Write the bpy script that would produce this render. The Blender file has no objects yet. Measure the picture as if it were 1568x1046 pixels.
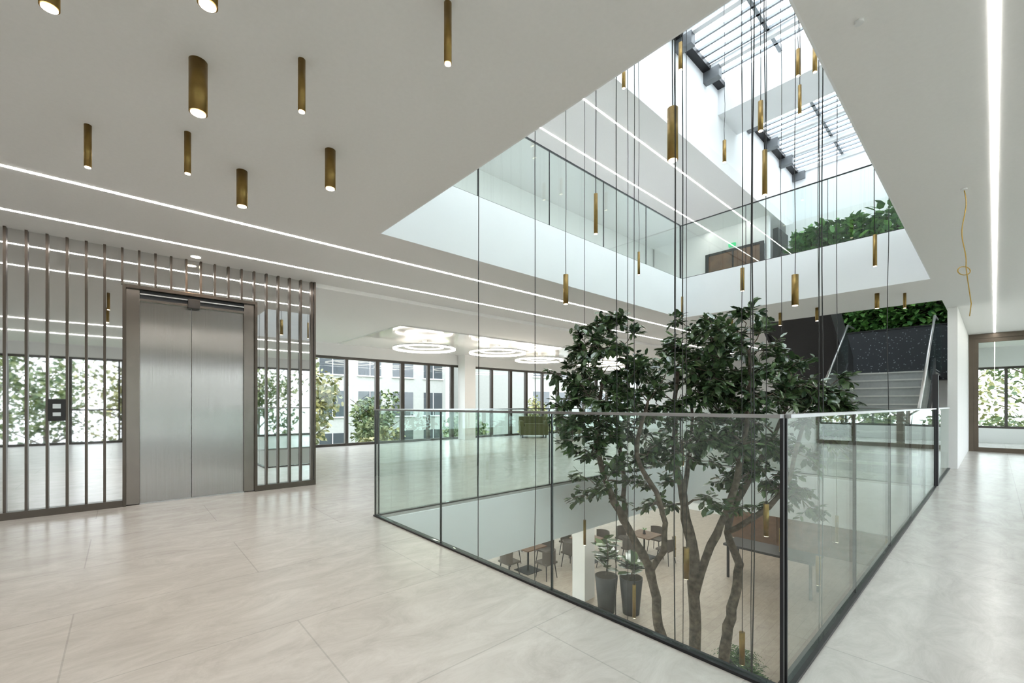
import bpy, math, random
from mathutils import Vector, Matrix
random.seed(7)
R = random.random
def U(a, b): return a + (b - a) * R()

# ------------------------------------------------------------------ materials
def newmat(name):
    m = bpy.data.materials.new(name); m.use_nodes = True
    nt = m.node_tree
    return m, nt, nt.nodes["Principled BSDF"], nt.nodes["Material Output"]

def N(nt, t, **kw):
    n = nt.nodes.new(t)
    for k, v in kw.items():
        if k in n.inputs: n.inputs[k].default_value = v
        else: setattr(n, k, v)
    return n

def simple(name, col, rough=0.5, metal=0.0, var=0.06, scale=6.0, bump=0.0, spec=0.5, coat=0.0):
    m, nt, b, o = newmat(name)
    g = N(nt, "ShaderNodeNewGeometry")
    n = N(nt, "ShaderNodeTexNoise"); n.inputs["Scale"].default_value = scale; n.inputs["Detail"].default_value = 3
    nt.links.new(g.outputs["Position"], n.inputs["Vector"])
    r = N(nt, "ShaderNodeValToRGB")
    r.color_ramp.elements[0].position = 0.3; r.color_ramp.elements[1].position = 0.7
    r.color_ramp.elements[0].color = (*[c * (1 - var) for c in col], 1)
    r.color_ramp.elements[1].color = (*[min(1, c * (1 + var)) for c in col], 1)
    nt.links.new(n.outputs["Fac"], r.inputs["Fac"]); nt.links.new(r.outputs["Color"], b.inputs["Base Color"])
    b.inputs["Roughness"].default_value = rough; b.inputs["Metallic"].default_value = metal
    b.inputs["Specular IOR Level"].default_value = spec; b.inputs["Coat Weight"].default_value = coat
    if bump:
        bp = N(nt, "ShaderNodeBump"); bp.inputs["Strength"].default_value = bump; bp.inputs["Distance"].default_value = 0.02
        nt.links.new(n.outputs["Fac"], bp.inputs["Height"]); nt.links.new(bp.outputs["Normal"], b.inputs["Normal"])
    return m

def emit(name, col, s):
    m, nt, b, o = newmat(name)
    b.inputs["Base Color"].default_value = (*col, 1)
    b.inputs["Emission Color"].default_value = (*col, 1); b.inputs["Emission Strength"].default_value = s
    return m

def glassmat(name, tint, f0=0.04):
    m, nt, b, o = newmat(name)
    nt.nodes.remove(b)
    t = N(nt, "ShaderNodeBsdfTransparent"); t.inputs[0].default_value = (*tint, 1)
    g = N(nt, "ShaderNodeBsdfGlossy"); g.inputs["Roughness"].default_value = 0.0; g.inputs[0].default_value = (0.95, 1, 0.98, 1)
    lw = N(nt, "ShaderNodeLayerWeight"); lw.inputs["Blend"].default_value = 0.5
    pw = N(nt, "ShaderNodeMath", operation='POWER'); pw.inputs[1].default_value = 5
    ma = N(nt, "ShaderNodeMath", operation='MULTIPLY_ADD'); ma.inputs[1].default_value = (1 - f0) * .8; ma.inputs[2].default_value = f0
    nt.links.new(lw.outputs["Facing"], pw.inputs[0]); nt.links.new(pw.outputs[0], ma.inputs[0])
    mx = N(nt, "ShaderNodeMixShader")
    nt.links.new(ma.outputs[0], mx.inputs[0]); nt.links.new(t.outputs[0], mx.inputs[1]); nt.links.new(g.outputs[0], mx.inputs[2])
    nt.links.new(mx.outputs[0], o.inputs[0])
    return m

def tile_floor(name, c1, c2, rough, w, h, mortar=0.004):
    m, nt, b, o = newmat(name)
    g = N(nt, "ShaderNodeNewGeometry")
    mp = N(nt, "ShaderNodeMapping"); mp.inputs["Rotation"].default_value = (0, 0, math.radians(90)); mp.inputs["Location"].default_value = (-2.0, 4.3, 0)
    nt.links.new(g.outputs["Position"], mp.inputs["Vector"])
    br = N(nt, "ShaderNodeTexBrick"); br.inputs["Scale"].default_value = 1.0
    br.inputs["Brick Width"].default_value = w; br.inputs["Row Height"].default_value = h
    br.inputs["Mortar Size"].default_value = mortar; br.inputs["Mortar Smooth"].default_value = 0.2
    br.inputs["Color1"].default_value = (*c1, 1); br.inputs["Color2"].default_value = (*[c * 0.96 for c in c1], 1)
    br.inputs["Mortar"].default_value = (*[c * 0.80 for c in c1], 1)
    nt.links.new(mp.outputs[0], br.inputs["Vector"])
    mp2 = N(nt, "ShaderNodeMapping"); mp2.inputs["Scale"].default_value = (3.0, 1.4, 1); mp2.inputs["Rotation"].default_value = (0, 0, .5)
    nt.links.new(g.outputs["Position"], mp2.inputs["Vector"])
    n = N(nt, "ShaderNodeTexNoise"); n.inputs["Scale"].default_value = 1.8; n.inputs["Detail"].default_value = 12; n.inputs["Roughness"].default_value = 0.78
    n.inputs["Distortion"].default_value = 0.8
    nt.links.new(mp2.outputs[0], n.inputs["Vector"])
    r = N(nt, "ShaderNodeValToRGB"); r.color_ramp.elements[0].position = 0.34; r.color_ramp.elements[1].position = 0.64
    r.color_ramp.elements[0].color = (*[a / b_ for a, b_ in zip(c2, c1)], 1); r.color_ramp.elements[1].color = (1, 1, 1, 1)
    nt.links.new(n.outputs["Fac"], r.inputs["Fac"])
    mx = N(nt, "ShaderNodeMix"); mx.data_type = 'RGBA'; mx.blend_type = 'MULTIPLY'; mx.inputs["Factor"].default_value = 1
    nt.links.new(br.outputs["Color"], mx.inputs["A"]); nt.links.new(r.outputs["Color"], mx.inputs["B"])
    nt.links.new(mx.outputs["Result"], b.inputs["Base Color"])
    b.inputs["Roughness"].default_value = rough
    return m

def leafmat(name, c1, c2, rough=0.35, coat=0.0):
    m, nt, b, o = newmat(name)
    g = N(nt, "ShaderNodeNewGeometry")
    mth = N(nt, "ShaderNodeValToRGB"); mth.color_ramp.elements[0].color = (*c1, 1); mth.color_ramp.elements[1].color = (*c2, 1)
    nt.links.new(g.outputs["Random Per Island"], mth.inputs["Fac"]); nt.links.new(mth.outputs["Color"], b.inputs["Base Color"])
    b.inputs["Roughness"].default_value = rough; b.inputs["Specular IOR Level"].default_value = 0.7
    b.inputs["Coat Weight"].default_value = coat; b.inputs["Coat Roughness"].default_value = 0.15
    return m

M = {}
M['wall'] = simple("white_plaster", (0.82, 0.82, 0.81), 0.7, var=0.01, scale=2, spec=0.2)
M['ceil'] = simple("ceiling_paint", (0.82, 0.815, 0.805), 0.75, var=0.012, scale=40, spec=0.2)
M['fascia'] = simple("fascia_paint", (0.87, 0.88, 0.89), 0.6, var=0.008, scale=2, spec=0.3)
M['gloss'] = simple("stretch_ceiling_gloss", (0.88, 0.88, 0.87), 0.1, var=0.005, spec=0.5, coat=0.3)
M['floor'] = tile_floor("stone_tiles", (0.615, 0.60, 0.575), (0.475, 0.455, 0.43), 0.24, 1.8, 0.9)
M['floor2'] = tile_floor("plank_floor", (0.47, 0.40, 0.335), (0.34, 0.28, 0.23), 0.35, 1.2, 0.2, 0.006)
M['brass'] = simple("brushed_brass", (0.28, 0.185, 0.065), 0.38, 1.0, 0.08, 30)
M['lamp'] = emit("lamp_face_warm", (1.0, 0.88, 0.66), 6)
M['strip'] = emit("led_strip", (1.0, 0.965, 0.92), 24)
M['ring'] = emit("ring_led", (1.0, 0.90, 0.78), 8)
M['black'] = simple("black_cable", (0.012, 0.012, 0.012), 0.5)
M['dark'] = simple("dark_metal", (0.03, 0.03, 0.033), 0.4, 0.6)
M['darkpanel'] = simple("dark_panel", (0.022, 0.022, 0.025), 0.5)
M['frame'] = simple("window_frame_brown", (0.06, 0.052, 0.045), 0.4, 0.3)
M['fin'] = simple("bronze_fin", (0.10, 0.082, 0.068), 0.32, 0.85)
M['bronze'] = simple("bronze_door_frame", (0.13, 0.105, 0.08), 0.4, 0.6)
M['jamb'] = simple("jamb_steel", (0.20, 0.175, 0.155), 0.22, 1.0, 0.05)
M['steel'] = simple("steel_rail", (0.50, 0.50, 0.50), 0.3, 1.0, 0.03)
M['mirror'] = simple("tinted_mirror", (0.70, 0.695, 0.69), 0.02, 1.0, 0.01)
M['glass'] = glassmat("balustrade_glass", (0.925, 0.967, 0.95), 0.045)
M['wglass'] = glassmat("window_glass", (0.97, 0.985, 0.98), 0.02)
M['leaf'] = leafmat("ficus_leaf", (0.03, 0.062, 0.034), (0.13, 0.205, 0.085), 0.22, 0.5)
M['leafg'] = leafmat("green_wall_leaf", (0.03, 0.12, 0.03), (0.18, 0.38, 0.09), 0.5)
M['leafo'] = leafmat("outdoor_leaf", (0.05, 0.10, 0.035), (0.20, 0.23, 0.08), 0.6)
M['leafy'] = leafmat("birch_leaf", (0.13, 0.16, 0.06), (0.38, 0.34, 0.13), 0.6)
M['bark'] = simple("bark", (0.12, 0.092, 0.07), 0.85, var=0.6, scale=14, bump=0.8)
M['soil'] = simple("soil", (0.04, 0.03, 0.02), 0.95, var=0.4, scale=25, bump=0.5)
M['pot'] = simple("black_pot", (0.03, 0.03, 0.033), 0.5)
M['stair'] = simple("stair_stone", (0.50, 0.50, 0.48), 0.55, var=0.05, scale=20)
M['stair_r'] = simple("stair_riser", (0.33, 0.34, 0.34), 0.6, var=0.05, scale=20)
M['olive'] = simple("olive_fabric", (0.10, 0.105, 0.045), 0.9, var=0.15, scale=60)
M['chair'] = simple("chair_grey", (0.10, 0.085, 0.075), 0.7)
M['wood'] = simple("walnut_wood", (0.13, 0.07, 0.04), 0.5, var=0.25, scale=5)
M['facade'] = simple("facade_render", (0.42, 0.42, 0.40), 0.8, var=0.04)
M['fwin'] = simple("facade_window", (0.05, 0.06, 0.07), 0.15, 0.0, spec=0.8)
M['ground'] = simple("lawn", (0.09, 0.13, 0.05), 0.9, var=0.3, scale=1.5)
M['yellow'] = simple("yellow_cable", (0.45, 0.28, 0.05), 0.5)
M['exit'] = emit("exit_green", (0.05, 0.5, 0.2), .5)
M['white'] = simple("white_metal", (0.75, 0.76, 0.77), 0.4, var=0.01)
M['greybeam'] = simple("skylight_frame", (0.30, 0.325, 0.35), 0.45, 0.1)
M['bracket'] = simple("skylight_bracket", (0.16, 0.17, 0.18), 0.45, 0.2)
# brushed steel: horizontally spread highlights, fine vertical grain
def brushed():
    m, nt, b, o = newmat("brushed_stainless")
    g = N(nt, "ShaderNodeNewGeometry")
    mp = N(nt, "ShaderNodeMapping"); mp.inputs["Scale"].default_value = (1, 300, 1.5)
    nt.links.new(g.outputs["Position"], mp.inputs["Vector"])
    n = N(nt, "ShaderNodeTexNoise"); n.inputs["Scale"].default_value = 1; n.inputs["Detail"].default_value = 2
    nt.links.new(mp.outputs[0], n.inputs["Vector"])
    r = N(nt, "ShaderNodeValToRGB"); r.color_ramp.elements[0].color = (0.28, 0.26, 0.245, 1); r.color_ramp.elements[1].color = (0.39, 0.37, 0.355, 1)
    nt.links.new(n.outputs["Fac"], r.inputs["Fac"]); nt.links.new(r.outputs["Color"], b.inputs["Base Color"])
    c = N(nt, "ShaderNodeCombineXYZ"); c.inputs[1].default_value = 1.0
    nt.links.new(c.outputs[0], b.inputs["Tangent"])
    b.inputs["Metallic"].default_value = 1; b.inputs["Roughness"].default_value = 0.22; b.inputs["Anisotropic"].default_value = 1.0
    return m
M['brushed'] = brushed()
# perforated panel
def perf():
    m, nt, b, o = newmat("perforated_dark_panel")
    g = N(nt, "ShaderNodeNewGeometry")
    v = N(nt, "ShaderNodeTexVoronoi"); v.inputs["Scale"].default_value = 16
    nt.links.new(g.outputs["Position"], v.inputs["Vector"])
    r = N(nt, "ShaderNodeValToRGB"); r.color_ramp.elements[0].color = (0.20, 0.23, 0.25, 1); r.color_ramp.elements[1].color = (0.018, 0.022, 0.028, 1)
    r.color_ramp.elements[0].position = 0.14; r.color_ramp.elements[1].position = 0.22
    nt.links.new(v.outputs["Distance"], r.inputs["Fac"]); nt.links.new(r.outputs["Color"], b.inputs["Base Color"])
    b.inputs["Roughness"].default_value = 0.5
    return m
M['perf'] = perf()

# ------------------------------------------------------------------ mesh builder
class MB:
    def __init__(s): s.v = []; s.f = []; s.m = []; s.mats = []; s.sm = []
    def mi(s, k):
        if k not in s.mats: s.mats.append(k)
        return s.mats.index(k)
    def face(s, idx, k, smooth=False): s.f.append(idx); s.m.append(s.mi(k)); s.sm.append(smooth)
    def box(s, x0, x1, y0, y1, z0, z1, k):
        b = len(s.v)
        s.v += [(x0, y0, z0), (x1, y0, z0), (x1, y1, z0), (x0, y1, z0), (x0, y0, z1), (x1, y0, z1), (x1, y1, z1), (x0, y1, z1)]
        for q in ((0, 3, 2, 1), (4, 5, 6, 7), (0, 1, 5, 4), (1, 2, 6, 5), (2, 3, 7, 6), (3, 0, 4, 7)):
            s.face([b + i for i in q], k)
    def prism(s, pts, x0, x1, k):  # pts in (y,z), extruded in x
        b = len(s.v); n = len(pts)
        s.v += [(x0, p[0], p[1]) for p in pts] + [(x1, p[0], p[1]) for p in pts]
        s.face([b + i for i in range(n)][::-1], k); s.face([b + n + i for i in range(n)], k)
        for i in range(n):
            j = (i + 1) % n
            s.face([b + i, b + j, b + n + j, b + n + i], k)
    def tube(s, pts, rad, k, n=8, caps=True):
        if not isinstance(rad, (list, tuple)): rad = [rad] * len(pts)
        pts = [Vector(p) for p in pts]; b = len(s.v)
        ref = None
        for i, p in enumerate(pts):
            t = (pts[min(i + 1, len(pts) - 1)] - pts[max(i - 1, 0)])
            if t.length < 1e-6: t = Vector((0, 0, 1))
            t.normalize()
            if ref is None: ref = Vector((1, 0, 0)) if abs(t.x) < 0.9 else Vector((0, 1, 0))
            a = (ref - t * ref.dot(t)).normalized(); c = t.cross(a); ref = a
            for j in range(n):
                an = 2 * math.pi * j / n
                s.v.append(tuple(p + (a * math.cos(an) + c * math.sin(an)) * rad[i]))
        for i in range(len(pts) - 1):
            for j in range(n):
                j2 = (j + 1) % n
                s.face([b + i * n + j, b + i * n + j2, b + (i + 1) * n + j2, b + (i + 1) * n + j], k, True)
        if caps:
            s.face([b + j for j in range(n)][::-1], k); e = b + (len(pts) - 1) * n
            s.face([e + j for j in range(n)], k)
    def cyl(s, x, y, z0, z1, r, k, n=24, r1=None):
        s.tube([(x, y, z0), (x, y, z1)], [r, r if r1 is None else r1], k, n)
    def leaf(s, p, d, nrm, L, W, k):
        d = d.normalized(); sd = d.cross(nrm)
        if sd.length < 1e-4: sd = d.cross(Vector((1, 0, 0.1)))
        sd.normalize(); up = sd.cross(d); b = len(s.v)
        def q(t, w, h): return tuple(p + d * (L * t) + sd * (W * w) + up * (L * h))
        s.v += [q(0, 0, 0), q(.22, -.42, .0), q(.68, -.46, -.04), q(1, 0, -.14), q(.68, .46, -.04), q(.22, .42, .0), q(.26, 0, -.05), q(.66, 0, -.09)]
        for f in ((0, 6, 1), (0, 5, 6), (1, 6, 7, 2), (6, 5, 4, 7), (2, 7, 3), (7, 4, 3)):
            s.face([b + i for i in f], k)
    def obj(s, name, bevel=0.0):
        me = bpy.data.meshes.new(name); me.from_pydata(s.v, [], s.f)
        for k in s.mats: me.materials.append(M[k])
        me.polygons.foreach_set("material_index", s.m); me.polygons.foreach_set("use_smooth", s.sm)
        me.update()
        o = bpy.data.objects.new(name, me); bpy.context.collection.objects.link(o)
        if bevel:
            md = o.modifiers.new("bevel", 'BEVEL'); md.width = bevel; md.segments = 2; md.limit_method = 'ANGLE'
        return o

def slab(name, X0, X1, Y0, Y1, z0, z1, holes, k):
    mb = MB()
    xs = sorted({X0, X1, *[h[0] for h in holes], *[h[1] for h in holes]}); ys = sorted({Y0, Y1, *[h[2] for h in holes], *[h[3] for h in holes]})
    cell = {}
    for i in range(len(xs) - 1):
        for j in range(len(ys) - 1):
            cx, cy = (xs[i] + xs[i + 1]) / 2, (ys[j] + ys[j + 1]) / 2
            cell[i, j] = not any(h[0] < cx < h[1] and h[2] < cy < h[3] for h in holes)
    def quad(a, b, c, d):
        n = len(mb.v); mb.v += [a, b, c, d]; mb.face([n, n + 1, n + 2, n + 3], k)
    for (i, j), on in cell.items():
        if not on: continue
        a, b, c, d = xs[i], xs[i + 1], ys[j], ys[j + 1]
        quad((a, c, z1), (b, c, z1), (b, d, z1), (a, d, z1)); quad((a, c, z0), (a, d, z0), (b, d, z0), (b, c, z0))
        if not cell.get((i - 1, j), False): quad((a, c, z0), (a, c, z1), (a, d, z1), (a, d, z0))
        if not cell.get((i + 1, j), False): quad((b, c, z0), (b, d, z0), (b, d, z1), (b, c, z1))
        if not cell.get((i, j - 1), False): quad((a, c, z0), (b, c, z0), (b, c, z1), (a, c, z1))
        if not cell.get((i, j + 1), False): quad((a, d, z0), (a, d, z1), (b, d, z1), (b, d, z0))
    return mb.obj(name)

def box(name, *a, bevel=0):
    mb = MB(); mb.box(*a); return mb.obj(name, bevel)

# ------------------------------------------------------------------ dimensions
VX0, VX1, VY0, VY1 = -4.30, -0.60, 2.0, 8.55       # void
WX, EX, SY, NY = -12.5, 5.0, -6.0, 20.0            # building
H1 = 2.95; F2 = 3.75; H2 = 6.70; FL = -3.75; RZ = 8.6
void = (VX0, VX1, VY0, VY1)
stairhole = (-3.6, -0.6, 10.4, 15.2)

slab("floor", WX, EX, SY, NY, -0.03, 0.0, [void], 'floor')
slab("floor_slab_edge", WX, EX, SY, NY, -0.80, -0.03, [void], 'fascia')
slab("ceiling", WX, EX, SY, NY, H1, F2, [void, stairhole], 'ceil')
box("floor_lower", WX, EX, SY, NY, FL - 0.1, FL, 'floor2')
slab("ceiling_upper", WX, EX, SY, NY, H2, H2 + 0.3, [(VX0, VX1, VY0, 15.9)], 'ceil')

# fascia lining of the opening (white edge boards)
mb = MB()
t = 0.012
for z0, z1 in ((H1, F2), (-0.80, -0.035)):
    mb.box(VX0, VX0 + t, VY0, VY1, z0, z1, 'fascia'); mb.box(VX1 - t, VX1, VY0, VY1, z0, z1, 'fascia')
    mb.box(VX0 + t, VX1 - t, VY1 - t, VY1, z0, z1, 'fascia'); mb.box(VX0 + t, VX1 - t, VY0, VY0 + t, z0, z1, 'fascia')
mb.obj("trim_1")

# skylight shaft
mb = MB()
mb.box(VX0 - 0.15, VX0, VY0 - .15, 16.05, H2 + 0.3, RZ, 'fascia'); mb.box(VX1, VX1 + 0.15, VY0 - .15, 16.05, H2 + 0.3, RZ, 'fascia')
mb.box(VX0, VX1, VY0 - 0.15, VY0, H2 + 0.3, RZ, 'fascia'); mb.box(VX0, VX1, 15.9, 16.05, H2 + 0.3, RZ, 'fascia')
mb.box(VX0, VX1, 10.3, 11.4, 7.9, RZ + .1, 'fascia')
mb.obj("wall_skylight_shaft")
mb = MB()
y = VY0
while y < 15.9:
    if not 10.2 < y < 11.4:
        mb.box(VX0, VX1, y, y + 0.045, RZ, RZ + 0.05, 'greybeam')
    y += 0.25
for y in [2.0 + 1.26 * i for i in range(12)]:
    if not 10.0 < y < 11.4:
        mb.box(VX0, VX1, y, y + 0.10, RZ - 0.12, RZ, 'white')
        mb.box(VX0, VX0 + 0.34, y - .03, y + 0.13, RZ - 0.34, RZ - .1, 'bracket')
for x in (VX0, -3.05, -1.85, VX1 - .07):
    mb.box(x, x + 0.07, VY0, 10.3, RZ + .0, RZ + 0.12, 'greybeam'); mb.box(x, x + 0.07, 11.4, 15.9, RZ + .0, RZ + 0.12, 'greybeam')
mb.box(VX0, VX0 + .16, 2, 15.9, RZ - .12, RZ - .02, 'dark')
mb.box(VX0, VX1, VY0, 15.9, RZ + 0.12, RZ + 0.13, 'wglass')
mb.obj("skylight")

# ------------------------------------------------------------------ walls
def window_wall(name, x, y0, y1, z0, z1, step, sill=0.0, head=0.4, inward=1):
    """glazed wall parallel to Y"""
    mb = MB()
    mb.box(x - .12, x + .12, y0, y1, z1 - head, z1, 'wall')
    if sill: mb.box(x - .12, x + .12, y0, y1, z0, z0 + sill, 'wall')
    a, b = z0 + sill, z1 - head
    mb.box(x - .05, x + .05, y0, y1, a, a + .07, 'frame'); mb.box(x - .05, x + .05, y0, y1, b - .07, b, 'frame')
    y = y0; i = 0
    while y < y1:
        w = 0.05 if i % 3 else 0.09
        mb.box(x - .055, x + .055, y - w / 2, y + w / 2, a, b, 'frame')
        if i % 3 == 1:   # opening light with its own frame
            mb.box(x - .045, x + .06, y + .03, y + .09, a + .07, b - .07, 'frame'); mb.box(x - .045, x + .06, y + step - .10, y + step - .04, a + .07, b - .07, 'frame')
            mb.box(x - .045, x + .06, y + .09, y + step - .1, a + 1.0, a + 1.05, 'frame')
        y += step; i += 1
    mb.box(x - .006, x + .006, y0, y1, a, b, 'wglass')
    return mb.obj(name)
window_wall("window_1", WX, SY, NY, 0, H1 + .0, 0.9, 0.0, 0.40)
window_wall("window_2", EX, SY, NY, 0, H1, 1.2, 0.0, 0.35)
window_wall("window_3", WX, SY, NY, FL, -0.8, 1.2, 0.0, 0.3)
window_wall("window_4", EX, SY, NY, F2, H2, 1.2, 0.0, 0.3)
box("wall_south", WX, EX, SY - 0.2, SY, FL, H2, 'wall')
mb = MB()
mb.box(WX, -.58, NY, NY + .2, FL, H2, 'wall'); mb.box(-.58, EX, NY, NY + .2, FL, .45, 'wall'); mb.box(-.58, EX, NY, NY + .2, 2.35, H2, 'wall')
mb.obj("wall_north")
mb = MB()
mb.box(-.58, EX, NY + .06, NY + .14, .45, .52, 'frame'); mb.box(-.58, EX, NY + .06, NY + .14, 2.28, 2.35, 'frame')
for i in range(8): mb.box(-.58 + i * .78, -.51 + i * .78, NY + .06, NY + .14, .52, 2.28, 'frame')
mb.box(-.58, EX, NY + .09, NY + .1, .52, 2.28, 'wglass'); mb.obj("window_5")
box("wall_upper_west", -8.3, -8.1, SY, NY, F2, H2, 'wall')
box("wall_east_lower", EX, EX + .2, SY, NY, FL, -.8, 'wall')
# column by the windows
box("wall_column", -12.35, -11.95, 8.6, 9.05, 0, 2.89, 'wall')
box("wall_column_lower", -7.25, -6.85, 8.6, 9.0, FL, -0.8, 'wall')
# lounge ceiling, dropped edge and glossy panel
slab("ceiling_lounge", WX + .12, -6.67, 2.08, NY, 2.89, H1, [], 'ceil')
box("ceiling_stretch_panel", -12.2, -8.55, 4.45, 19.5, 2.865, 2.89, 'gloss')
# stair enclosure
box("wall_stair_side", -0.58, -0.45, 11.3, 15.99, 0, H1, 'wall')
box("wall_passage", -0.58, -0.45, 16.11, NY, 0, H1, 'wall')
box("wall_stair_side_upper", -0.58, -0.44, 15.2, 16.0, F2, H2, 'wall')
box("wall_stair_back", -4.3, -0.6, 15.2, 15.35, 0, H2, 'wall')

# far corridor door
mb = MB()
mb.box(-0.44, 2.57, 16.0, 16.1, 2.83, H1 - .005, 'bronze')
for x in (-.44, .62, 1.62, 2.49): mb.box(x, x + .08, 16.0, 16.08, 0, 2.83, 'bronze')
mb.box(-.36, .62, 16.02, 16.07, 0.0, 0.11, 'bronze'); mb.box(-.36, .62, 16.02, 16.07, 2.73, 2.83, 'bronze')
for x in (-.36, .53): mb.box(x, x + .09, 16.02, 16.07, 0.11, 2.73, 'bronze')
mb.box(.7, 2.49, 16.02, 16.07, 0.0, .11, 'bronze')
mb.box(-.27, 2.49, 16.04, 16.05, 0.11, 2.8, 'wglass')
mb.tube([(.48, 15.98, .8), (.48, 15.98, 1.5)], .014, 'steel', 10)
mb.tube([(.48, 15.98, .85), (.56, 16.03, .85)], .01, 'steel', 8); mb.tube([(.48, 15.98, 1.45), (.56, 16.03, 1.45)], .01, 'steel', 8)
mb.obj("door_1")
box("wall_corridor_end", 2.58, EX, 16.0, 16.1, 0, H1, 'wall')
# ------------------------------------------------------------------ LED strips
def strips(name, xs, z, y0, y1, w=0.033):
    mb = MB()
    for x in xs: mb.box(x - w / 2, x + w / 2, y0, y1, z - 0.003, z + .001, 'strip')
    return mb.obj(name)
strips("ceiling_led_strip", [-4.97, -6.06, 2.2], H1, SY + .1, 15.9)
strips("ceiling_led_strip", [0.0], H1, SY + .1, 15.9, .024)
strips("ceiling_led_strip", [-4.97, -6.06, 1.2], H2, SY + .1, 13.9, .028)
strips("ceiling_led_strip", [-8, -5.5, 0.5, -10.5], -0.8, SY + .1, 19.8, 0.08)

# ------------------------------------------------------------------ elevator wall
XW = -6.67
box("wall_elevator_core", -9.2, XW - 0.03, SY, 2.08, 0, H1, 'wall')
mb = MB()
mb.box(XW - .03, XW, SY, 0.0, 0.0, H1, 'mirror'); mb.box(XW - .03, XW, 1.35, 2.08, 0.0, H1, 'mirror')
mb.box(XW - .03, XW, 0.0, 1.35, 2.54, H1, 'mirror')
y = -0.88 - 0.1465 * 34
while y < 2.12:
    inel = -0.01 < y < 1.33
    mb.box(XW, XW + .04, y - .011, y + .011, 2.54 if inel else 0.0, H1, 'fin')
    y += 0.1465
mb.box(XW, XW + .05, SY, -0.0, 0, 0.075, 'fin'); mb.box(XW, XW + .05, 1.35, 2.08, 0, 0.075, 'fin')
mb.box(XW - .03, XW + .05, 2.075, 2.10, 0, H1, 'fin')
mb.obj("wall_mirror_slats")

mb = MB()
def prof(y0, y1, z0, z1, k, d=0.05): mb.box(XW - 0.029, XW + d, y0, y1, z0, z1, k)
prof(0.0, 0.03, 0, 2.54, 'fin', .06); prof(1.32, 1.35, 0, 2.54, 'fin', .06); prof(0.03, 1.32, 2.50, 2.54, 'fin', .06)
prof(0.03, 0.15, 0, 2.50, 'jamb', 0.02); prof(1.20, 1.32, 0, 2.50, 'jamb', 0.02)
prof(0.15, 1.20, 2.38, 2.50, 'darkpanel', 0.0)
mb.box(XW - .02, XW + .02, .15, 1.2, 2.37, 2.40, 'jamb'); mb.box(XW - .02, XW + .03, .15, 1.2, 2.445, 2.46, 'steel')
mb.box(XW - .02, XW + .07, .60, .72, 2.35, 2.46, 'black')
mb.box(XW - .028, XW - .012, 0.15, 0.638, 0.01, 2.38, 'brushed'); mb.box(XW - .028, XW - .012, 0.643, 1.20, 0.01, 2.38, 'brushed')
mb.box(XW - .029, XW + .02, 0.03, 1.32, 0.0, 0.012, 'steel')
mb.obj("elevator_door", 0.002)
mb = MB()
mb.box(XW + .041, XW + .06, -.58, -.45, 0.99, 1.22, 'black')
mb.box(XW + .06, XW + .064, -.545, -.485, 1.04, 1.08, 'steel'); mb.box(XW + .06, XW + .064, -.545, -.485, 1.12, 1.17, 'steel')
mb.obj("elevator_call_panel", 0.004)
mb = MB(); mb.cyl(-6.45, .66, H1 - .006, H1 + .001, .05, 'lamp'); mb.cyl(-6.45, .66, H1 - .004, H1 + .001, .065, 'white'); mb.obj("recessed_downlight")

# ------------------------------------------------------------------ balustrades
def balustrade(name, axis, c, a0, a1, z, n, cap='steel'):
    mb = MB()
    def b(u0, u1, v0, v1, z0, z1, k):
        if axis == 'x': mb.box(u0, u1, c + v0, c + v1, z0, z1, k)
        else: mb.box(c + v0, c + v1, u0, u1, z0, z1, k)
    b(a0, a1, -.025, .025, z, z + .014, 'dark')
    h = .022 if cap == 'steel' else .012
    b(a0, a1, -h, h, z + 1.10, z + 1.115, cap)
    st = (a1 - a0) / n
    for i in range(n):
        b(a0 + i * st + .003, a0 + (i + 1) * st - .003, -.008, .008, z + .015, z + 1.099, 'glass')
    for i in range(n + 1):
        u = a0 + i * st; w = .0028
        if i in (0, n): w = .006
        b(u - w, u + w, -.0085, .0085, z + .015, z + 1.099, 'dark')
    return mb.obj(name)
o = 0.03
for zz, cap in ((0, 'steel'), (F2, 'dark')):
    balustrade("glass_balustrade", 'x', VY0 - o, VX0 - o, VX1 + o, zz, 3, cap)
    balustrade("glass_balustrade", 'y', VX1 + o, VY0 - o + .035, VY1 + o - .035, zz, 5, cap)
    balustrade("glass_balustrade", 'y', VX0 - o, VY0 - o + .035, VY1 + o - .035, zz, 5, cap)
    balustrade("glass_balustrade", 'x', VY1 + o, VX0 - o, VX1 + o, zz, 3, cap)

# ------------------------------------------------------------------ ceiling spots
def can(x, y, L, r, z=H1, spot=True):
    mb = MB()
    mb.cyl(x, y, z - L, z, r, 'brass', 28)
    mb.cyl(x, y, z - L - .004, z - L + .002, r * .82, 'lamp', 24)
    ob = mb.obj("ceiling_spotlight")
    if spot:
        ld = bpy.data.lights.new("spot_beam", 'SPOT'); ld.energy = 8; ld.color = (1.0, .74, .50); ld.spot_size = math.radians(110); ld.spot_blend = 1.0; ld.shadow_soft_size = r
        lo = bpy.data.objects.new("spot_beam", ld); bpy.context.collection.objects.link(lo); lo.parent = ob; lo.location = (x, y, z - L - .02)
for x, y, r in ((-3.89, -.165, .019), (-3.555, .32, .019), (-3.86, .683, .037), (-3.13, 1.09, .035), (-2.41, .694, .018), (-2.785, .295, .041),
                (-1.635, 1.083, .017), (-2.01, .242, .034), (-2.43, -.209, .03)):
    can(x, y, .27, r)
for x, y, r in ((-2.18, 9.5, .03), (-.96, 9.3, .02), (-1.26, 9.0, .03), (-2.78, 9.5, .03), (-3.6, 9.3, .02), (-3.9, 9.8, .03)):
    can(x, y, .24, r, spot=False)
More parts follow.
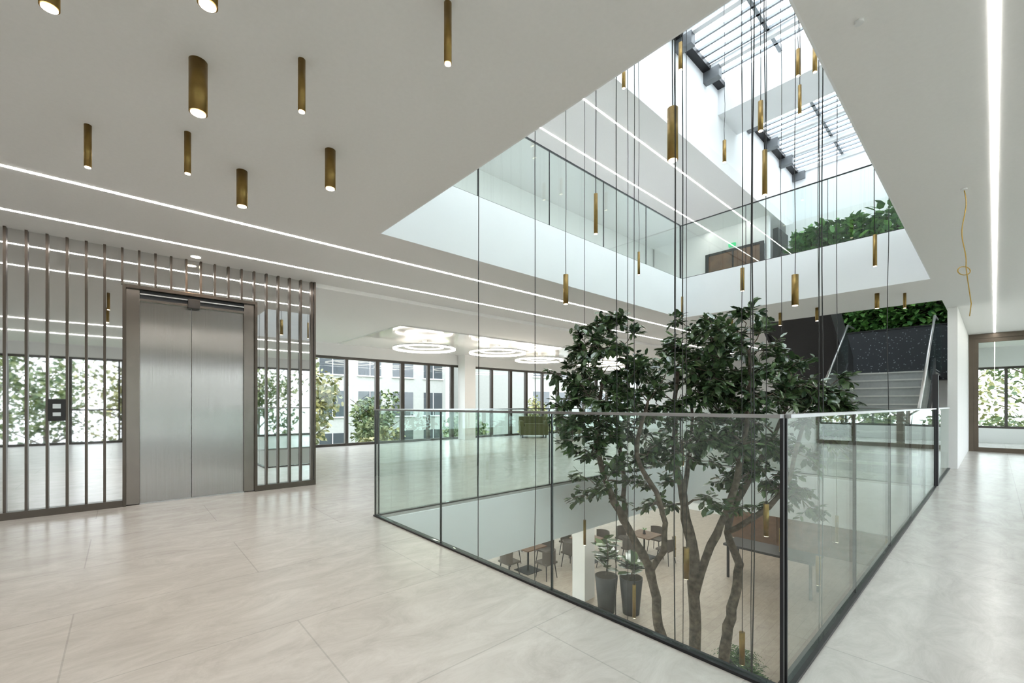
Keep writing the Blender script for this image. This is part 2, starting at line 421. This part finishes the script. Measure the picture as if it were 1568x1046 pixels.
ld = bpy.data.lights.new("downlight_beam", 'SPOT'); ld.energy = 30; ld.color = (1.0, .70, .47); ld.spot_size = math.radians(120); ld.spot_blend = 1.0; ld.shadow_soft_size = .05
lo = bpy.data.objects.new("downlight_beam", ld); bpy.context.collection.objects.link(lo); lo.location = (-6.45, .66, H1 - .03); lo.parent = bpy.data.objects["recessed_downlight"]
mb = MB(); mb.cyl(-.424, 2.566, H1 - .012, H1 + .002, .018, 'white'); mb.obj("smoke_detector")

# pendants on long cables, hung from skylight
def pend(x, y, zb, r, ztop=RZ - .001):
    mb = MB(); L = .37
    mb.cyl(x, y, zb, zb + L, r, 'brass', 24)
    mb.cyl(x, y, zb - .004, zb + .002, r * .8, 'lamp', 20)
    n = 14; pts = []
    ph = U(0, 6); am = U(.002, .012)
    for i in range(n + 1):
        t = i / n
        pts.append((x + am * math.sin(ph + t * 19) * (1 if 0 < i < n else 0), y + am * math.cos(ph + t * 23) * (1 if 0 < i < n else 0), zb + L + (ztop - zb - L) * t))
    mb.tube(pts, .0042, 'black', 6)
    mb.obj("pendant_lamp")
P = [(-1.54, 2.93, 2.905, .037), (-2.475, 3.27, 2.746, .018), (-3.61, 4.155, 2.43, .033), (-1.28, 3.98, 2.906, .019), (-1.61, 6.04, 2.36, .037),
     (-2.72, 7.44, 3.0, .03), (-.94, 6.58, 2.79, .02), (-3.85, 7.68, 2.79, .02), (-3.1, 7.69, 5.33, .03), (-1.85, 7.09, 5.8, .03), (-1.97, 5.98, 4.61, .03),
     (-1.68, 6.5, 4.91, .02), (-1.8, 7.72, 6.15, .03), (-2.9, 5.74, 5.79, .03), (-3.43, 5.16, 5.54, .025),
     (-1.76, 5.52, -.35, .03), (-4.08, 5.12, -.92, .02), (-2.47, 5.03, -.92, .035), (-2.72, 4.3, -1.24, .02), (-1.52, 6.68, -1.16, .03), (-1.46, 7.36, -.74, .02),
     (-1.94, 5.3, -1.82, .03), (-3.58, 2.75, -1.4, .03), (-3.33, 3.33, -1.5, .02), (-3.3, 6.6, .2, .02), (-1.2, 5.3, -1.6, .02), (-2.2, 3.2, -1.7, .03), (-1.3, 2.5, -1.5, .02), (-3.9, 6.3, 3.3, .02),
     (-3.0, 4.6, -1.9, .03), (-2.1, 4.2, -2.0, .02), (-1.6, 4.6, -1.9, .03), (-.95, 4.3, -1.6, .02), (-.95, 7.6, -1.0, .03), (-3.75, 7.2, -1.5, .02), (-2.3, 7.9, -1.2, .03), (-1.1, 3.2, -1.7, .02)]
for p in P: pend(*p)

# ------------------------------------------------------------------ ring chandeliers in lounge
def ring(x, y, z, r):
    mb = MB()
    def torus(R_, h, w, k, zz):
        n = 64; b = len(mb.v)
        for i in range(n):
            a = 2 * math.pi * i / n; c, s_ = math.cos(a), math.sin(a)
            for rr, dz in ((R_ - w, 0), (R_ + w, 0), (R_ + w, h), (R_ - w, h)): mb.v.append((x + rr * c, y + rr * s_, zz + dz))
        for i in range(n):
            j = (i + 1) % n
            for q in range(4):
                q2 = (q + 1) % 4
                mb.face([b + i * 4 + q, b + j * 4 + q, b + j * 4 + q2, b + i * 4 + q2], k)
    torus(r, .03, .025, 'ring', z); torus(r, .03, .029, 'white', z + .031)
    torus(r * .62, .03, .02, 'ring', z + .06)
    for i in range(3):
        a = i * 2.094
        mb.tube([(x + r * math.cos(a), y + r * math.sin(a), z + .06), (x, y, 2.85)], .003, 'steel', 5)
    mb.cyl(x, y, 2.83, 2.864, .06, 'white')
    mb.obj("ring_chandelier")
for x, y in ((-10.0, 5.9), (-9.4, 7.9), (-10.0, 10.2), (-9.4, 12.6), (-10, 15)): ring(x, y, 2.62, .78)

# ------------------------------------------------------------------ stairs
mb = MB()
n = 11; rs = 1.87 / n; go = .26; y0 = 9.6; xa, xb = -2.2, -.85
for i in range(n):
    y = y0 + i * go
    top = (i + 1) * rs
    y1 = y + go if i < n - 1 else 13.9
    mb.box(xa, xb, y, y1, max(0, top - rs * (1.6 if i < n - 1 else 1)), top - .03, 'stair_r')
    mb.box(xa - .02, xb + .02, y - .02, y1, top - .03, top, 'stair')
mb.box(-3.55, xa, 12.9, 13.9, 1.87 - .2, 1.87, 'stair')
# second flight, dark body, back towards camera
mb.prism([(12.95, 1.55), (12.95, 2.3), (10.42, 4.2), (10.42, 3.3)], -2.30, -2.25, 'darkpanel')
mb.prism([(12.95, 1.55), (12.95, 2.3), (10.42, 4.2), (10.42, 3.3)], -3.58, -3.53, 'darkpanel')
mb.prism([(12.9, 1.60), (12.9, 1.70), (10.42, 3.5), (10.42, 3.4)], -3.53, -2.30, 'darkpanel')
for i in range(11):
    y = 12.9 - i * .225
    mb.box(-3.53, -2.30, y - .225, y, 1.87 + (i + 1) * .1709 - .15, 1.87 + (i + 1) * .1709, 'stair')
# stringers and glass of first flight
for x in (xa - .05, xb + .02):
    mb.prism([(9.5, 0), (9.5, .22), (12.3, 2.12), (12.3, 1.75), (9.75, 0)], x, x + .03, 'dark')
    mb.prism([(9.55, .25), (9.55, 1.08), (12.3, 2.96), (12.3, 2.12)], x + .008, x + .022, 'glass')
    mb.tube([(x + .015, 9.5, 1.06), (x + .015, 12.3, 2.98), (x + .015, 12.9, 2.98)], .022, 'steel', 10)
mb.box(xb + .03, xb + .045, 12.3, 13.9, 1.9, 2.95, 'glass')
mb.obj("staircase")
mb = MB(); mb.box(-3.4, -.62, 13.92, 13.97, 1.75, 3.0, 'perf'); mb.box(-3.4, -.62, 13.9, 13.99, 3.0, 3.03, 'dark')
mb.box(-3.4, -.62, 13.97, 14.5, 1.75, 2.9, 'darkpanel'); mb.obj("perforated_planter")
mb = MB(); mb.box(-.60, -.54, 8.66, 8.80, 0, 1.6, 'darkpanel'); mb.box(-.58, -.56, 8.80, 11.2, .02, 1.1, 'glass'); mb.box(-.60, -.54, 8.80, 11.2, 1.1, 1.12, 'steel'); mb.box(-.60, -.54, 8.8, 11.2, 0, .02, 'dark'); mb.obj("stair_guard_glass")

# green wall
def leaves_box(mb, x0, x1, y0, y1, z0, z1, n, L, k, out=Vector((0, -1, 0))):
    for _ in range(n):
        p = Vector((U(x0, x1), U(y0, y1), U(z0, z1)))
        d = (out + Vector((U(-.9, .9), U(-.5, .5), U(-.9, .7)))).normalized()
        l = L * U(.6, 1.3); mb.leaf(p, d, Vector((U(-.4, .4), U(-.4, .4), 1)), l, l * U(.35, .6), k)
mb = MB(); mb.box(-3.6, -.62, 15.10, 15.19, 2.0, 5.6, 'soil')
leaves_box(mb, -3.55, -.65, 14.75, 15.1, 2.2, 5.5, 5200, .2, 'leafg')
mb.obj("green_wall")
# planter with plants on upper level
mb = MB()
mb.box(-2.75, -.65, 9.35, 9.85, F2 + .001, F2 + .22, 'darkpanel'); mb.box(-2.85, -2.76, 9.3, 9.9, F2 + .001, F2 + .8, 'darkpanel')
for _ in range(70):   # individual shrubs of uneven height
    cx, cy, ht = U(-2.7, -.75), U(9.35, 9.85), U(.3, .72)
    mb.tube([(cx, cy, F2 + .2), (cx, cy, F2 + .2 + ht * .7)], .006, 'bark', 4)
    for _ in range(26):
        t_ = U(.05, 1); l = U(.09, .2)
        mb.leaf(Vector((cx + U(-.06, .06), cy + U(-.06, .06), F2 + .2 + ht * t_ * .8)), Vector((U(-1, 1), U(-1, 1), U(-.2, .9))), Vector((U(-.4, .4), U(-.4, .4), 1)), l, l * U(.35, .6), 'leafg')
mb.obj("planter_with_shrubs")

# upper level door portal and exit sign
mb = MB(); mb.box(-8.05, -4.4, 14.0, 14.15, F2, H2, 'wall'); mb.obj("wall_upper_end")
mb = MB(); mb.box(-6.1, -4.6, 13.92, 13.995, F2, F2 + 2.15, 'wood'); mb.box(-6.2, -4.5, 13.9, 13.95, F2 + 2.15, F2 + 2.22, 'dark'); mb.box(-5.38, -5.34, 13.9, 13.93, F2, F2 + 2.15, 'dark')
mb.box(-6.2, -6.1, 13.9, 13.995, F2, F2 + 2.15, 'dark'); mb.box(-4.6, -4.5, 13.9, 13.995, F2, F2 + 2.15, 'dark'); mb.obj("door_2")
box("exit_sign", -5.5, -5.3, 13.93, 13.99, F2 + 2.3, F2 + 2.4, 'exit')

# ------------------------------------------------------------------ indoor tree
FW = Vector((-.744, .668, 0)); RT = Vector((.668, .744, 0)); TC = Vector((-2.75, 5.95, 0))
def TP(u, z, w=0): return TC + RT * u + FW * w + Vector((0, 0, z))
trunks = [
    [(-.25, FL + .3, 0, .075), (-.45, -2.6, 0, .07), (-.54, -1.9, 0, .065), (-.65, -1.2, .05, .062), (-.78, -.9, .05, .058), (-1.0, -.46, .1, .05), (-1.26, .08, .1, .04), (-1.4, .8, .1, .03), (-1.3, 1.6, .1, .02)],
    [(-.65, -1.2, .05, .045), (-.5, -.7, -.1, .04), (-.6, -.15, -.2, .035), (-.95, .5, -.3, .028), (-.8, 1.2, -.3, .02)],
    [(0, FL + .3, 0, .09), (-.04, -2.4, 0, .085), (-.05, -1.5, 0, .08), (-.1, -.75, .0, .07), (-.2, -.1, .05, .055), (-.3, .6, .1, .04), (-.25, 1.7, .1, .025)],
    [(-.05, -1.5, 0, .06), (.12, -.75, -.1, .053), (.36, -.1, -.2, .045), (.55, .9, -.2, .033), (.6, 1.9, -.2, .02)],
    [(.3, FL + .3, .1, .075), (.42, -2.3, .1, .07), (.52, -1.7, .1, .063), (.64, -1.1, .15, .057), (.45, -.65, .1, .052), (.7, -.1, .2, .045), (1.15, .55, .3, .033), (1.45, 1.2, .3, .02)],
    [(-.2, -.1, .05, .04), (.1, .5, .5, .03), (.2, 1.4, .7, .02)],
    [(-1.0, -.46, .1, .035), (-.9, .2, .6, .03), (-1.0, 1.2, .7, .02)],
    [(.45, -.65, .1, .04), (.9, 0, -.4, .03), (1.1, .9, -.5, .02)],
]
tree = MB(); skel = []
def smooth_path(pts, sub=4):
    out = []
    for i in range(len(pts) - 1):
        p0 = pts[max(i - 1, 0)]; p1 = pts[i]; p2 = pts[i + 1]; p3 = pts[min(i + 2, len(pts) - 1)]
        for s_ in range(sub):
            t = s_ / sub
            out.append(tuple(0.5 * ((2 * p1[c]) + (-p0[c] + p2[c]) * t + (2 * p0[c] - 5 * p1[c] + 4 * p2[c] - p3[c]) * t * t + (-p0[c] + 3 * p1[c] - 3 * p2[c] + p3[c]) * t ** 3) for c in range(4)))
    out.append(pts[-1]); return out
for tr in trunks:
    sp = smooth_path(tr)
    pts = [TP(a[0] + U(-.02, .02), a[1], a[2] + U(-.02, .02)) for a in sp]; rd = [a[3] * U(.9, 1.12) for a in sp]
    tree.tube(pts, rd, 'bark', 10)
    for p, r in zip(pts, rd):
        if p.z > -.5: skel.append((p, r))
# crown lobes (u, z, w, ru, rz, rw, count)
lobes = [(-1.35, 1.5, 0, .65, .58, .6, 34), (-1.25, 2.1, .1, .42, .34, .45, 17), (-1.6, .9, 0, .5, .5, .5, 22), (-.6, 1.45, .1, .6, .5, .7, 28), (-.1, 1.95, 0, .5, .42, .6, 24),
         (.6, 1.95, 0, .65, .48, .7, 34), (.9, 1.25, .1, .7, .55, .8, 34), (1.45, 1.35, .1, .65, .45, .6, 28), (1.8, 1.0, .2, .4, .38, .4, 16), (.2, 1.1, 0, .6, .5, .7, 24),
         (-.7, .7, .1, .6, .5, .6, 18), (.9, .45, 0, .6, .5, .6, 20), (-1.25, .15, .1, .5, .4, .5, 13), (.2, .2, 0, .7, .5, .6, 11), (1.2, -.15, 0, .25, .35, .4, 8), (-.4, -.05, 0, .4, .3, .5, 5), (.3, .65, 0, .5, .4, .5, 14)]
cl = []
for (u, z, w, ru, rz, rw, c) in lobes:
    k = 0
    while k < c:
        a, b, d = U(-1, 1), U(-1, 1), U(-1, 1)
        if a * a + b * b + d * d > 1: continue
        p = TP(u + a * ru, z + b * rz, w + d * rw)
        k += 1
        if p.x < -4.0 and p.z < 1.35: p.x = -4.0 + U(0, .3)
        if p.z < 1.35: p.x = min(p.x, -.9)
        cl.append(p)
def dist_to(p): return min((p - q[0]).length for q in skel)
cl.sort(key=dist_to)
for p in cl:
    q, r = min(skel, key=lambda s_: (p - s_[0]).length + max(0, s_[0].z - p.z) * .8)
    r1 = min(r * .6, .022); mid = q.lerp(p, .5) + Vector((U(-.06, .06), U(-.06, .06), U(-.02, .10)))
    tree.tube([q, mid, p], [r1, max(r1 * .7, .007), .005], 'bark', 5, False)
    skel.append((mid, r1 * .7)); skel.append((p, .008))
    base = (p - q); base.normalize() if base.length > 1e-3 else None
    # twigs with leaves along
    for tw in range(6):
        d = (base * .7 + Vector((U(-1, 1), U(-1, 1), U(-.5, .9)))).normalized(); Ln = U(.10, .22)
        e = p + d * Ln - Vector((0, 0, .04))
        tree.tube([p, (p + e) / 2 + Vector((0, 0, .015)), e], [.004, .003, .002], 'bark', 3, False)
        for j in range(7):
            t_ = .15 + .85 * j / 6; pt = p.lerp(e, t_)
            ld = (d * .6 + Vector((U(-1, 1), U(-1, 1), U(-.9, .25)))).normalized(); l = U(.085, .145)
            tree.leaf(pt, ld, Vector((U(-.5, .5), U(-.5, .5), 1)), l, l * U(.46, .6), 'leaf')
# planting bed
bp = TP(0, 0)
tree.cyl(bp.x, bp.y, FL, FL + .45, .95, 'pot', 32, 1.0); tree.cyl(bp.x, bp.y, FL + .44, FL + .46, .92, 'soil', 32)
tree.obj("indoor_ficus_tree")

def fern(x, y, z, n=26, L=.6):
    mb = MB()
    mb.cyl(x, y, z, z + .3, .16, 'pot', 20, .2)
    for i in range(n):
        a = U(0, 6.28); el = U(.4, 1.2); l = L * U(.7, 1.1); pts = []
        for j in range(9):
            t_ = j / 8; pts.append(Vector((x + math.cos(a) * l * t_ * math.cos(el * .8), y + math.sin(a) * l * t_ * math.cos(el * .8), z + .3 + l * (math.sin(el) * t_ - .75 * t_ * t_))))
        for j in range(1, 9):
            d = (pts[j] - pts[j - 1]).normalized(); s_ = d.cross(Vector((0, 0, 1)))
            w = .15 * (1 - j / 10)
            for sg in (-1, 1): mb.leaf(pts[j], s_ * sg + d * .5, Vector((0, 0, 1)), w, w * .3, 'leaf')
    mb.obj("potted_fern")
fern(-2.75, 7.9, FL); fern(-3.1, 8.3, FL)

def fig(x, y, z, hp, hl):
    mb = MB(); mb.cyl(x, y, z, z + hp, .19, 'pot', 24, .27); mb.cyl(x, y, z + hp - .01, z + hp + .002, .25, 'soil', 24)
    mb.tube([(x, y, z + hp), (x + .05, y, z + hp + hl * .5), (x - .02, y + .04, z + hp + hl)], [.02, .016, .01], 'bark', 7)
    for i in range(30):
        a = i * 2.4; t_ = U(.15, 1); d = Vector((math.cos(a), math.sin(a), U(.0, .9)))
        mb.leaf(Vector((x, y, z + hp + hl * t_)), d, Vector((0, 0, 1)), U(.28, .42), U(.2, .28), 'leaf')
    mb.obj("potted_fiddle_leaf_fig")
fig(-6.2, 8.6, FL, .85, .9); fig(-5.75, 8.95, FL, .85, .35)

# ------------------------------------------------------------------ lower floor furniture
def chair(x, y, rot):
    mb = MB()
    mb.box(-.23, .23, -.22, .22, .42, .47, 'chair')
    n = 10
    for i in range(n):
        a0 = math.radians(200 + 140 * i / n) ; a1 = math.radians(200 + 140 * (i + 1) / n)
        b = len(mb.v)
        for a in (a0, a1):
            for rr in (.25, .275):
                for zz in (.46, .80): mb.v.append((rr * math.cos(a), rr * math.sin(a) * .95, zz))
        for f in ((0, 1, 5, 4), (2, 6, 7, 3), (1, 3, 7, 5), (0, 4, 6, 2), (0, 2, 3, 1), (4, 5, 7, 6)): mb.face([b + q for q in f], 'chair')
    for sx in (-1, 1):
        for sy in (-1, 1): mb.tube([(sx * .17, sy * .16, .43), (sx * .22, sy * .21, 0)], [.016, .011], 'dark', 8)
    ob = mb.obj("dining_chair"); ob.location = (x, y, FL); ob.rotation_euler = (0, 0, rot)
def table(x, y, w=.8, l=.8, h=.74):
    mb = MB(); mb.box(-w / 2, w / 2, -l / 2, l / 2, h - .03, h, 'wood'); mb.box(-.3, .3, -.3, .3, 0, .015, 'dark'); mb.cyl(0, 0, .015, h - .03, .03, 'dark', 14)
    mb.tube([(0, 0, h), (0, 0, h + .02), (0, 0, h + .1), (.0, 0, h + .13)], [.05, .05, .03, .02], 'pot', 12)
    for i in range(8): mb.leaf(Vector((0, 0, h + .12)), Vector((math.cos(i), math.sin(i * 1.7), .8)), Vector((0, 0, 1)), .12, .04, 'leafg')
    ob = mb.obj("dining_table", .004); ob.location = (x, y, FL)
for tx, ty in ((-9.3, 9.0), (-8.6, 10.9), (-10.8, 10.5), (-7.6, 12.6)):
    table(tx, ty)
    chair(tx + .75, ty, math.radians(90)); chair(tx - .75, ty, math.radians(-90)); chair(tx, ty - .75, 0); chair(tx, ty + .75, math.radians(180))
mb = MB(); mb.box(-5.2, -3.0, 12.8, 13.7, -2.84, -2.78, 'dark')
for x in (-5.1, -3.1):
    for y in (12.9, 13.6): mb.box(x - .03, x + .03, y - .03, y + .03, FL, -2.84, 'dark')
mb.obj("bar_table", .005)
mb = MB(); mb.box(-6.6, -1.2, 17.0, 17.6, FL, -1.1, 'wood')
for i in range(7): mb.box(-6.55 + i * .77, -6.55 + i * .77 + .7, 16.97, 17.0, FL + .1, -1.2, 'wood')
mb.obj("built_in_cabinet")
# sofa in lounge
def armchair(x, y, rot):
    mb = MB()
    mb.box(-.5, .5, -.42, .42, .1, .42, 'olive'); mb.box(-.5, .5, .25, .45, .42, .75, 'olive'); mb.box(-.52, -.38, -.42, .3, .42, .6, 'olive'); mb.box(.38, .52, -.42, .3, .42, .6, 'olive')
    mb.box(-.36, .36, -.4, .24, .42, .5, 'olive')
    for sx in (-.42, .42):
        for sy in (-.35, .35): mb.cyl(sx, sy, 0, .1, .02, 'dark', 10)
    ob = mb.obj("armchair", .03); ob.location = (x, y, 0); ob.rotation_euler = (0, 0, rot)
armchair(-11.3, 11.2, .9); armchair(-10.9, 12.8, 2.2)

# yellow loose cable from ceiling
mb = MB(); pts = []
x0_, y0_ = -.17, 5.2
for i in range(40):
    t_ = i / 39; z = H1 - t_ * 1.0
    pts.append((x0_ + .012 * math.sin(t_ * 13), y0_ + .012 * math.cos(t_ * 9), z))
mb.tube(pts[:26], .0035, 'yellow', 6)
lp = [(x0_ + .0 + .035 * math.cos(a), y0_ + .05 * math.cos(a), H1 - .68 + .035 * math.sin(a)) for a in [i * .5 for i in range(30)]]
mb.tube(lp, .0035, 'yellow', 6)
mb.tube([pts[25], (x0_ + .02, y0_ + .02, 2.2), (x0_ + .04, y0_ + .06, 2.0), (x0_ + .03, y0_ + .08, 1.9)], .0035, 'yellow', 6)
mb.cyl(x0_, y0_, H1 - .01, H1 + .001, .02, 'white', 16)
mb.obj("loose_ceiling_cable")

# ------------------------------------------------------------------ exterior
box("ground", -70, 70, -60, 80, FL - .4, FL - .12, 'ground')
def building(name, x0, x1, y0, y1, z1):
    mb = MB(); mb.box(x0, x1, y0, y1, FL - .2, z1, 'facade')
    z = FL + 1.0
    while z < z1 - 2:
        xs = x1; y = y0 + .8
        while y < y1 - 2:
            mb.box(xs - .02, xs + .03, y, y + 1.8, z, z + 1.9, 'fwin'); mb.box(xs, xs + .05, y + .87, y + .93, z, z + 1.9, 'white'); mb.box(xs, xs + .12, y - .1, y + 1.9, z - .1, z, 'white')
            y += 2.8
        z += 3.1
    mb.obj(name)
building("apartment_building", -42, -32, 4, 21, 12)
building("office_wing", -34, -24, 23, 60, 9)
def outtree(x, y, h, rad, k, n=2600, name="garden_tree"):
    mb = MB(); z = FL - .12
    mb.tube([(x, y, z), (x + .1, y, z + h * .4), (x, y + .1, z + h * .8)], [.16, .11, .04], 'bark', 8)
    for i in range(9):
        a = U(0, 6.28); zz = z + h * U(.3, .75)
        mb.tube([(x, y, zz), (x + rad * .7 * math.cos(a), y + rad * .7 * math.sin(a), zz + h * .15)], [.05, .015], 'bark', 5)
    blobs = [(x + U(-.6, .6) * rad, y + U(-.6, .6) * rad, z + h * U(.35, .95), rad * U(.3, .55)) for _ in range(12)]
    for _ in range(n):
        b = random.choice(blobs); d = Vector((U(-1, 1), U(-1, 1), U(-1, 1))).normalized() * b[3] * R() ** .4
        l = U(.14, .3); mb.leaf(Vector(b[:3]) + d, Vector((U(-1, 1), U(-1, 1), U(-1, .3))), Vector((U(-1, 1), U(-1, 1), 1)), l, l * .6, k)
    mb.obj(name)
for x, y, h, r, k in ((-19, 5.2, 7, 1.9, 'leafy'), (-21, 9.5, 6, 1.8, 'leafo'), (-24, 2, 8, 2.5, 'leafo'), (-17.5, 8.0, 4.2, 1.3, 'leafy'), (-22, 16, 5.0, 1.8, 'leafo'), (-20, 21, 6, 2.0, 'leafy'),
                      (14, -4, 8, 2.8, 'leafo'), (15, 1, 7, 2.8, 'leafy'), (16, 6, 8, 2.8, 'leafo'), (15, 11, 7, 2.6, 'leafo'), (17, -9, 8, 2.8, 'leafy'), (20, 3, 9, 3, 'leafo'), (20, -3, 9, 3, 'leafo'),
                      (1.5, 27, 8, 2.4, 'leafo'), (4.5, 30, 8, 2.4, 'leafy'), (-1, 32, 7, 2.4, 'leafy')):
    outtree(x, y, h, r, k)

# ------------------------------------------------------------------ world
w = bpy.data.worlds.new("World"); bpy.context.scene.world = w; w.use_nodes = True
bg = w.node_tree.nodes["Background"]; bg.inputs[0].default_value = (0.87, 0.935, 1.0, 1); bg.inputs[1].default_value = 4.2

# ------------------------------------------------------------------ camera
cd = bpy.data.cameras.new("Camera"); cam = bpy.data.objects.new("Camera", cd); bpy.context.collection.objects.link(cam)
cam.location = (0, 0, 1.15); cam.rotation_euler = (math.radians(90), 0, math.radians(48.06))
cd.sensor_width = 36; cd.lens = 15.245; cd.shift_y = 0.0627; cd.clip_start = 0.05; cd.clip_end = 300
sc = bpy.context.scene; sc.camera = cam
sc.view_settings.view_transform = 'Standard'
sc.view_settings.exposure = 0.58
